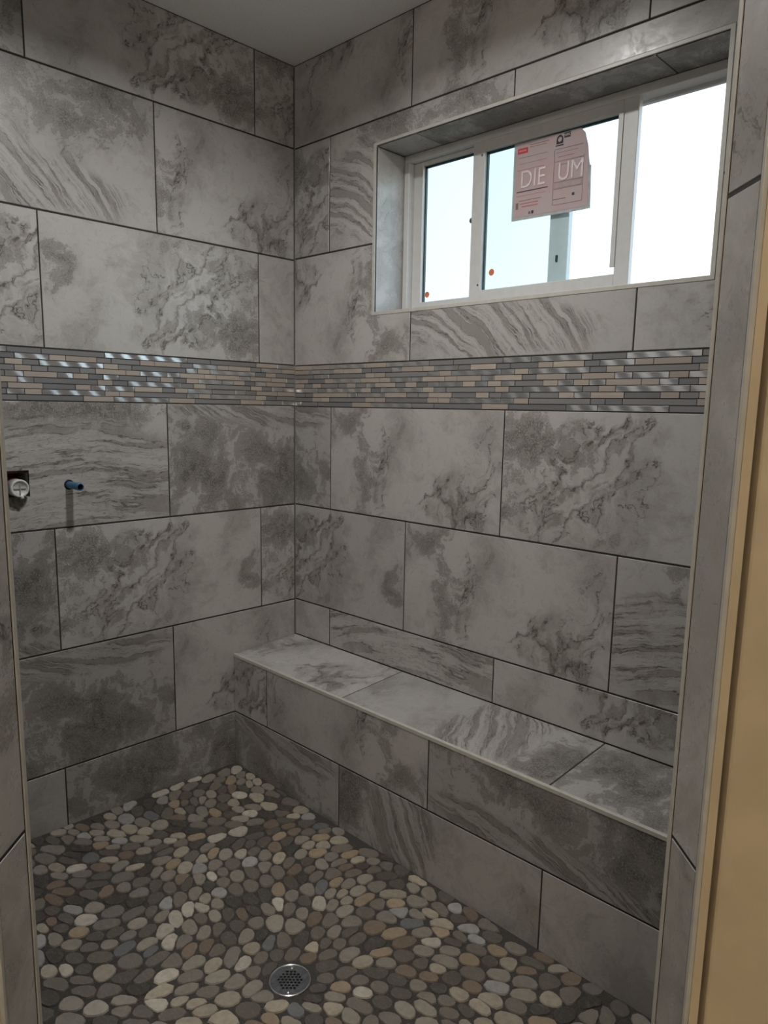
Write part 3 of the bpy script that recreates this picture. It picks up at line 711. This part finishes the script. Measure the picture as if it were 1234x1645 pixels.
wpart('outer_frame', [((fx0, FD + 0.050, fz1 - 0.034), (fx1, FD + 0.062, fz1)), ((fx0, FD + 0.050, fz0), (fx1, FD + 0.062, fz0 + 0.030)),
                      ((fx0, FD + 0.050, fz0 + 0.030), (fx0 + 0.030, FD + 0.062, fz1 - 0.034)), ((fx1 - 0.030, FD + 0.050, fz0 + 0.030), (fx1, FD + 0.062, fz1 - 0.034))], M_VINYL)
# fixed light at the left, in the outer track
ya, yb = FD + 0.027, FD + 0.048
lx0, lx1, lz0, lz1 = fx0 + 0.023, 1.122, fz0 + 0.024, fz1 - 0.024
lite = wpart('fixed_sash', [((lx0 + 0.043, ya, lz1 - 0.014), (lx1 - 0.068, yb, lz1)), ((lx0 + 0.043, ya, lz0), (lx1 - 0.068, yb, lz0 + 0.022)),
                            ((lx0, ya, lz0), (lx0 + 0.043, yb, lz1)), ((lx1 - 0.068, ya, lz0), (lx1, yb, lz1))], M_VINYL)
def glass_mat():
    g = NG('tinted_window_glass'); t = g.node('ShaderNodeBsdfTransparent'); t.inputs[0].default_value = (0.84, 0.945, 0.965, 1)
    s = g.node('ShaderNodeBsdfGlossy'); s.inputs['Roughness'].default_value = 0.02; s.inputs[0].default_value = (1, 1, 1, 1)
    fn = g.node('ShaderNodeFresnel'); fn.inputs[0].default_value = 1.2
    mx = g.node('ShaderNodeMixShader'); g.put(mx.inputs[0], fn.outputs[0]); g.put(mx.inputs[1], t.outputs[0]); g.put(mx.inputs[2], s.outputs[0])
    g.t.links.new(mx.outputs[0], g.out.inputs[0]); return g.mat
M_GLASS = glass_mat()
def pane(x0, x1, z0, z1, y, parent):
    me = mesh_from('pane', [(x0, y, z0), (x1, y, z0), (x1, y, z1), (x0, y, z1)], [(0, 1, 2, 3)])
    return sub(link('pane', me, M_GLASS), parent)
def gasket(x0, x1, z0, z1, y, parent, t=0.006):
    o = boxes('glazing_bead', [((x0, y, z0), (x0 + t, y + 0.008, z1)), ((x0, y, z1 - t), (x1, y + 0.008, z1))], M_RUBBER); return sub(o, parent)
pane(lx0 + 0.043, lx1 - 0.068, lz0 + 0.022, lz1 - 0.014, ya + 0.012, lite)
gasket(lx0 + 0.043, lx1 - 0.068, lz0 + 0.022, lz1 - 0.014, ya + 0.013, lite)
# sliding sash, slid half way to the left, in the inner track
sa, sb = FD + 0.004, FD + 0.025
sx0, sx1, sz0, sz1 = 0.760, 1.3385, lz0 - 0.001, lz1 + 0.001
sash = wpart('sliding_sash', [((sx0 + 0.047, sa, sz1 - 0.034), (sx1 - 0.046, sb, sz1)), ((sx0 + 0.047, sa, sz0), (sx1 - 0.046, sb, sz0 + 0.036)),
                              ((sx0, sa, sz0), (sx0 + 0.047, sb, sz1)), ((sx1 - 0.046, sa, sz0), (sx1, sb, sz1))], M_VINYL)
gx0, gx1, gz0, gz1 = sx0 + 0.047, sx1 - 0.046, sz0 + 0.036, sz1 - 0.034
GY = sa + 0.012
pane(gx0, gx1, gz0, gz1, GY, sash)
gasket(gx0, gx1, gz0, gz1, GY + 0.001, sash)
sub(boxes('pull_rail', [((gx1 - 0.012, sa - 0.004, gz0 + 0.02), (gx1 + 0.002, sa + 0.004, gz1 - 0.002))], M_VINYL), sash)
lt = bmesh.new(); add_cyl(lt, (sx0 - 0.002, sa + 0.004, 2.076), (sx0 - 0.002, sa + 0.016, 2.076), 0.009, n=16); sub(bm_obj('latch', lt, M_STEEL), sash)
for z in (gz1 - 0.010, gz0 + 0.018):
    sb_ = bmesh.new(); add_cyl(sb_, (gx0 - 0.010, sa + 0.002, z), (gx0 - 0.010, sa - 0.0012, z), 0.0035, n=12); sub(bm_obj('screw', sb_, M_STEEL), sash)
cl = sub(boxes('clip', [((1.082, ya - 0.003, 1.905), (1.089, ya + 0.001, 1.925))], M_RUBBER), lite)

# stickers on the glass
def disc(name, x, y, z, r, mat, label):
    bm = bmesh.new(); add_cyl(bm, (x, y, z), (x, y - 0.0006, z), r, n=28); o = bm_obj(name, bm, mat); return tag(o, label, 'sticker', 'orange dots on the window glass')
disc('round_sticker', 0.8445, GY - 0.0003, 1.899, 0.0110, M_ORANGE, 'orange dot sticker on the sliding sash, below the pink window label')
disc('round_sticker', 0.541, ya + 0.0117, 1.857, 0.0105, M_ORANGE, 'orange dot sticker low in the left fixed pane of the window')
def paper_mat():
    g = NG('pink_label_paper'); o = g.node('ShaderNodeTexCoord').outputs['Object']; n = g.noise(o, 14, 2)
    c = g.mix(g.ss(n, 0.35, 0.65), (0.70, 0.54, 0.54), (0.68, 0.58, 0.575))
    d = g.node('ShaderNodeBsdfDiffuse'); t = g.node('ShaderNodeBsdfTranslucent'); g.put(d.inputs[0], c); g.put(t.inputs[0], c)
    mx = g.node('ShaderNodeMixShader'); mx.inputs[0].default_value = 0.38; g.put(mx.inputs[1], d.outputs[0]); g.put(mx.inputs[2], t.outputs[0])
    g.t.links.new(mx.outputs[0], g.out.inputs[0]); return g.mat
M_PAPER = paper_mat()
M_FILM = simple('clear_grey_film', (0.40, 0.41, 0.41), 0.4)
M_INK = simple('black_ink', (0.03, 0.025, 0.03), 0.7); M_GREYINK = simple('grey_ink', (0.21, 0.15, 0.155), 0.7); M_RED = simple('red_ink', (0.52, 0.035, 0.045), 0.6)
M_WHITEINK = simple('white_ink', (0.68, 0.59, 0.59), 0.6); M_REDLINE = simple('faded_red_ink', (0.45, 0.12, 0.13), 0.7)
LX0, LX1, LZ0, LZ1 = 0.918, 1.190, 2.052, 2.282
lab = thing('window_label', 'pink paper energy label stuck on the sliding window sash', 'label', (LX0, GY - 0.002, LZ0))
lw, lh = LX1 - LX0, LZ1 - LZ0; LT = -0.03
def curl(u, v):  # the loose right-hand edge curls off the glass
    e = max(0.0, u - 0.88) / 0.12; return -0.0012 - 0.010 * e * e * (0.3 + 0.9 * v)
def sheet(name, u0, u1, v0, v1, mat, off, nu=18, nv_=6, corner=False):
    vs, fs = [], []
    for side in (0, 1):
        for j in range(nv_ + 1):
            for i in range(nu + 1):
                u, v = u0 + (u1 - u0) * i / nu, v0 + (v1 - v0) * j / nv_
                vv = v - (0.30 * max(0, (u - 0.86) / 0.14) ** 2 * max(0, (v - 0.5) * 2) if corner else 0)
                vs.append((u * lw, curl(u, v) - off + side * 0.0004, vv * lh + LT * u * lw * 0.6))
    N1 = (nu + 1) * (nv_ + 1)
    for j in range(nv_):
        for i in range(nu):
            k = j * (nu + 1) + i; fs += [(k, k + 1, k + nu + 2, k + nu + 1), (N1 + k, N1 + k + nu + 1, N1 + k + nu + 2, N1 + k + 1)]
    o = link(name, mesh_from(name, vs, fs, smooth=True), mat, lab); return o
sheet('film', 0.0, 1.045, -0.02, 1.0, M_FILM, 0.0, corner=True)
sheet('paper', 0.035, 1.0, 0.02, 0.985, M_PAPER, 0.0006, corner=True)
def mark(name, u0, u1, v0, v1, mat, d=0.0011):
    return sheet(name, u0, u1, v0, v1, mat, d, 3, 1)
mark('logo_box', 0.055, 0.19, 0.855, 0.925, M_RED)
mark('logo_print', 0.072, 0.172, 0.878, 0.902, simple('pale_red_ink', (0.62, 0.22, 0.22), 0.6), 0.0016)
for (u0, u1, v, t, mt_) in ((0.22, 0.47, 0.945, 0.008, M_GREYINK), (0.22, 0.44, 0.915, 0.005, M_GREYINK), (0.08, 0.46, 0.80, 0.005, M_GREYINK), (0.08, 0.45, 0.72, 0.004, M_REDLINE), (0.06, 0.42, 0.64, 0.004, M_REDLINE),
                            (0.06, 0.48, 0.355, 0.012, M_INK), (0.06, 0.46, 0.30, 0.004, M_REDLINE), (0.10, 0.40, 0.235, 0.006, M_GREYINK), (0.11, 0.36, 0.195, 0.010, M_REDLINE), (0.14, 0.36, 0.155, 0.010, M_REDLINE),
                            (0.56, 0.66, 0.845, 0.014, M_INK), (0.56, 0.92, 0.80, 0.006, M_GREYINK), (0.57, 0.85, 0.755, 0.004, M_GREYINK), (0.60, 0.80, 0.70, 0.005, M_GREYINK), (0.56, 0.93, 0.645, 0.005, M_GREYINK), (0.60, 0.72, 0.60, 0.006, M_GREYINK),
                            (0.56, 0.93, 0.385, 0.006, M_GREYINK), (0.56, 0.93, 0.30, 0.006, M_GREYINK), (0.56, 0.72, 0.17, 0.009, M_GREYINK), (0.56, 0.93, 0.10, 0.005, M_GREYINK)):
    mark('print_line', u0, u1, v - t / 2, v + t / 2, mt_)
for u in (0.55, 0.925): mark('rule_line', u, u + 0.006, 0.10, 0.80, M_GREYINK)
mark('print_band', 0.565, 0.92, 0.31, 0.378, simple('pale_grey_ink', (0.38, 0.30, 0.30), 0.7))
mark('icon', 0.055, 0.09, 0.13, 0.215, M_GREYINK); mark('icon', 0.235, 0.265, 0.045, 0.080, M_GREYINK); mark('icon', 0.275, 0.305, 0.045, 0.085, M_INK); mark('icon', 0.80, 0.83, 0.185, 0.22, M_INK)
# certification emblem: black arched block with a round opening, and a small black block beside it
bm = bmesh.new(); cu, cv = 0.612 * lw, 0.915 * lh + LT * 0.612 * lw * 0.6; hw = 0.0115
outl = [(-hw, -hw), (hw, -hw), (hw, 0.002)] + [(hw * 0.95 * math.cos(t), 0.002 + hw * math.sin(t)) for t in [PI * i / 10 for i in range(1, 10)]] + [(-hw, 0.002)]
inl = [(0.0070 * math.cos(t), 0.001 + 0.0072 * math.sin(t)) for t in [2 * PI * i / 18 for i in range(18)]]
va = [bm.verts.new((cu + a, -0.0030, cv + b)) for a, b in outl]; vb_ = [bm.verts.new((cu + a, -0.0030, cv + b)) for a, b in inl]
ed = [bm.edges.new((va[i], va[(i + 1) % len(va)])) for i in range(len(va))] + [bm.edges.new((vb_[i], vb_[(i + 1) % 18])) for i in range(18)]
bmesh.ops.triangle_fill(bm, use_beauty=True, edges=ed, normal=(0, -1, 0)); bm_obj('emblem', bm, M_INK, lab)
mark('emblem_block', 0.665, 0.745, 0.925, 0.985, M_INK)
def text(name, s, u, v, size, mat, d, sx=1.0):
    cu_ = bpy.data.curves.new(name, 'FONT'); cu_.body = s; cu_.size = size; cu_.extrude = 0.0001
    to = bpy.data.objects.new(name, cu_); C.objects.link(to); dg = bpy.context.evaluated_depsgraph_get()
    me = bpy.data.meshes.new_from_object(to.evaluated_get(dg)); bpy.data.objects.remove(to, do_unlink=True); bpy.data.curves.remove(cu_)
    me.materials.clear(); o = link(name, me, mat, lab); o.scale = (sx, 1, 1); o.rotation_euler = (PI / 2, -math.atan(LT * 0.6), 0)
    o.location = (u * lw, -0.0012 - d, v * lh + LT * u * lw * 0.6); return o
text('lettering', 'DIE', 0.10, 0.40, 0.075, M_WHITEINK, 0.0022, 0.85)
text('lettering', 'UM', 0.60, 0.40, 0.075, M_WHITEINK, 0.0022, 0.82)
text('lettering', 'NFRC', 0.672, 0.940, 0.0105, M_WHITEINK, 0.0022, 0.80)

# ================================================================== BENCH
BE = 2.020
bench = thing('shower_bench', 'long tiled shower bench under the window', 'bench', (0, -BD, 0))
def bp(o): o.parent = bench; o.matrix_parent_inverse = Matrix.Translation(-Vector(bench.location)); return o
def prof(name, pts, mat, x0=0.0005, x1=BE):
    bm = bmesh.new(); A = [bm.verts.new((x0, y, z)) for y, z in pts]; B = [bm.verts.new((x1, y, z)) for y, z in pts]; n = len(pts)
    bm.faces.new(A); bm.faces.new(B[::-1])
    for i in range(n): bm.faces.new((A[i], B[i], B[(i + 1) % n], A[(i + 1) % n]))
    return bp(bm_obj(name, bm, mat))
prof('core', [(-0.005, -0.05), (-0.005, BTB - 0.010), (-BD + 0.010, BTF - 0.010), (-BD + 0.010, -0.05)], M_BOARD, 0.002)
prof('grout_bed', [(-0.004, BTB - 0.010), (-0.004, BTB - 0.0013), (-BD + 0.0013, BTF - 0.0013), (-BD + 0.0013, -0.05), (-BD + 0.010, -0.05), (-BD + 0.010, BTF - 0.010)], M_GROUT, 0.002)
ty = Vector((0, -BD, BTF)); tv = Vector((0, BD, BTB - BTF)); tl = tv.length; tv.normalize()
PBT = Plane(ty, (1, 0, 0), tv)
for l, r, prt, rot, f0 in ((0.001, 0.629, 'B', False, 0.629 - W), (0.629, 1.4423, 'Cs', True, 0.629), (1.4423, BE, 'D', False, 1.4423)):
    bp(tile(PBT, rect(l + g2, r - g2, 0.0085, tl - 0.0045), prt, None, (f0, 0.02), rot))
PBF = Plane((0, -BD, 0), (1, 0, 0), (0, 0, 1))
zf = 0.2205
for l, r, prt, rot, f0 in ((0.001, 0.2157, 'A', False, 0.2157 - W + 0.3), (0.2157, 1.0290, 'B', True, 0.2157), (1.0290, 1.8423, 'D', True, 1.0290), (1.8423, BE, 'E', False, 1.8423)):
    bp(tile(PBF, rect(l + g2, r - g2, zf + h2, BTF - 0.0125), prt, None, (f0, zf), rot))
for l, r, prt, rot, f0 in ((0.001, 0.627, 'D', False, -0.2), (0.627, 1.4403, 'Cs', False, 0.627), (1.4403, BE, 'E', False, 1.4403)):
    bp(tile(PBF, rect(l + g2, r - g2, -0.045, zf - h2), prt, None, (f0, zf - P), rot))
t = prof('edge_trim', [(-BD - 0.0014, BTF - 0.011), (-BD - 0.0014, BTF - 0.0005), (-BD + 0.0002, BTF + 0.0012), (-BD + 0.0085, BTF + 0.0014), (-BD + 0.0085, BTF - 0.006), (-BD + 0.006, BTF - 0.011)], M_TRIM)
t['label'] = 'pale edge profile along the front of the seat'

# ================================================================== FITTINGS
# drain
dz = fz(DRX, DRY)
dr = thing('floor_drain', 'round chrome floor drain with square holes in the pebble floor', 'drain', (DRX, DRY, dz))
bm = bmesh.new(); lathe(bm, [(0.0485, -0.004), (0.0485, 0.0025), (0.0500, 0.0042), (0.0530, 0.0042), (0.0545, 0.0025), (0.0545, -0.006)], (0, 0, 0)); bm_obj('ring', bm, M_CHROME, dr, True)
bm = bmesh.new(); n = 48
outer = [bm.verts.new((0.0486 * math.cos(2 * PI * i / n), 0.0486 * math.sin(2 * PI * i / n), 0.0022)) for i in range(n)]
ed = [bm.edges.new((outer[i], outer[(i + 1) % n])) for i in range(n)]
hs, pit = 0.0033, 0.0096; ca, sa_ = math.cos(math.radians(45)), math.sin(math.radians(45)); holes = []
rows = [(3, 3), (2, 5), (1, 6), (0, 7), (-1, 6), (-2, 5), (-3, 4)]
for j, k in rows:
    for i in range(k):
        a, b = (i - (k - 1) / 2) * pit, j * pit * 0.95
        hv = [bm.verts.new(((a + x) * ca - (b + y) * sa_, (a + x) * sa_ + (b + y) * ca, 0.0022)) for x, y in ((-hs, -hs), (hs, -hs), (hs, hs), (-hs, hs))]
        ed += [bm.edges.new((hv[q_], hv[(q_ + 1) % 4])) for q_ in range(4)]; holes.append(hv)
bmesh.ops.triangle_fill(bm, use_beauty=True, edges=ed, normal=(0, 0, 1))
for hv in holes:
    lo = [bm.verts.new((v.co.x, v.co.y, -0.0008)) for v in hv]
    for q_ in range(4): bm.faces.new((hv[q_], lo[q_], lo[(q_ + 1) % 4], hv[(q_ + 1) % 4]))
bm_obj('grate', bm, M_STEEL, dr)
bm = bmesh.new(); add_cyl(bm, (0, 0, -0.005), (0, 0, -0.0045), 0.048, n=32); bm_obj('sump_shade', bm, M_BLACK, dr)  # black disc stands in for the shade below the grate
for a in (math.radians(135), math.radians(-45)):
    bm = bmesh.new(); lathe(bm, [(0.0046, 0.002), (0.0044, 0.0034), (0.0026, 0.0042), (0.0, 0.0044)], (0.0405 * math.cos(a), 0.0405 * math.sin(a), 0), n=16); bm_obj('screw', bm, M_CHROME, dr, True)

# valve
va_ = thing('shower_valve', 'white rough-in shower valve in a square tile cut-out', 'valve', (-0.085, VY, VZ))
def vp(o): o.parent = va_; o.matrix_parent_inverse = Matrix.Translation(-Vector(va_.location)); return o
y0, y1, z0, z1 = cav
vp(boxes('timber_backing', [((-0.108, y0 + 0.001, z0 + 0.001), (-0.095, y1 - 0.001, z1 - 0.001)), ((-0.095, y0 + 0.001, z1 - 0.008), (-0.012, y1 - 0.001, z1 - 0.001))], M_REDBOX))
vc = (0, -1.0925, 1.1790)
bm = bmesh.new(); lathe(bm, [(0.0, -0.095), (0.020, -0.095), (0.024, -0.02), (0.0275, -0.018), (0.0280, 0.016), (0.0265, 0.020), (0.0225, 0.0205), (0.0215, 0.0170), (0.0, 0.0170)], vc, 'x', 40); vp(bm_obj('valve_body', bm, M_PLAST, None, True))
bm = bmesh.new()
add_box(bm, (0.0168, vc[1] - 0.018, vc[2] - 0.0016), (0.0200, vc[1] + 0.018, vc[2] + 0.0016)); add_box(bm, (0.0168, vc[1] - 0.0016, vc[2] - 0.020), (0.0204, vc[1] + 0.0016, vc[2] + 0.012))
vp(bm_obj('cross_rib', bm, simple('grey_plastic', (0.30, 0.29, 0.27), 0.5)))
bm = bmesh.new(); lathe(bm, [(0.0048, 0.0), (0.0048, 0.010), (0.003, 0.012), (0.0, 0.012)], (0.015, vc[1] + 0.004, vc[2] - 0.0275), 'x', 16); vp(bm_obj('set_screw', bm, M_PLAST, None, True))
bm = bmesh.new(); lathe(bm, [(0.030, -0.06), (0.030, -0.022), (0.026, -0.020)], vc, 'x', 32); vp(bm_obj('collar', bm, simple('red_brass', (0.28, 0.10, 0.07), 0.4, 0.6)))

# pipe stub
ps = thing('pipe_stub', 'short blue plastic water pipe sticking out of the left wall', 'pipe', (0.0, -0.9345, 1.1795))
bm = bmesh.new(); R0, R1 = 0.0118, 0.0088
lathe(bm, [(R0, -0.004), (R0, 0.083), (R0 - 0.001, 0.085), (R1 + 0.0005, 0.085)], (0, 0, 0), 'x', 32); bm_obj('tube', bm, M_BLUE, ps, True)
bm = bmesh.new(); lathe(bm, [(R1 + 0.0005, 0.085), (R1, 0.082), (R1, 0.02), (0.0, 0.02)], (0, 0, 0), 'x', 32); bm_obj('bore', bm, M_BLUEIN, ps, True)
bm = bmesh.new(); lathe(bm, [(0.0165, -0.001), (0.0165, 0.0004), (R0, 0.0004)], (0, 0, 0), 'x', 32); bm_obj('hole_shade_ring', bm, M_BLACK, ps)  # black ring on the tile, the hole's shade put in as colour

# recessed lamp over the drain (above the frame) and vanity lamp behind the viewer
def emit(name, col, s):
    g = NG(name); e = g.node('ShaderNodeEmission'); e.inputs[0].default_value = (*col, 1); e.inputs[1].default_value = s
    g.t.links.new(e.outputs[0], g.out.inputs[0]); return g.mat
dl = thing('recessed_light', 'white recessed ceiling light above the shower floor', 'light', (SLX, SLY, H))
bm = bmesh.new(); lathe(bm, [(0.069, 0.06), (0.069, -0.002), (0.072, -0.004), (0.104, -0.003), (0.108, 0.0)], (0, 0, 0)); bm_obj('trim_ring', bm, M_PLAST, dl, True)
bm = bmesh.new(); add_cyl(bm, (0, 0, 0.060), (0, 0, 0.063), 0.0695, n=48); bm_obj('backplate', bm, M_PLAST, dl)
la = bpy.data.lights.new('lamp', 'AREA'); la.shape = 'DISK'; la.size = 0.12; la.energy = SHOWER_W; la.color = SHOWER_COL
lo = bpy.data.objects.new('lamp', la); C.objects.link(lo); lo.parent = dl; lo.location = (0, 0, -0.003); la.spread = math.radians(156)
vn = thing('vanity_light', 'three-lamp vanity light on the bathroom ceiling', 'light', (3.27, -2.85, H))
bm = bmesh.new(); add_box(bm, (-0.35, -0.05, -0.03), (0.35, 0.05, 0.0)); bm_obj('bar', bm, M_CHROME, vn)
for k in (-1, 0, 1):
    pl_ = bpy.data.lights.new('bulb', 'POINT'); pl_.energy = VANITY_W; pl_.color = VANITY_COL; pl_.shadow_soft_size = 0.05
    po = bpy.data.objects.new('bulb', pl_); C.objects.link(po); po.parent = vn; po.location = (0.25 * k, 0, -0.12)
    bm = bmesh.new(); add_cyl(bm, (0.25 * k, 0, -0.03), (0.25 * k, 0, -0.065), 0.02, n=16); bm_obj('socket', bm, M_CHROME, vn)
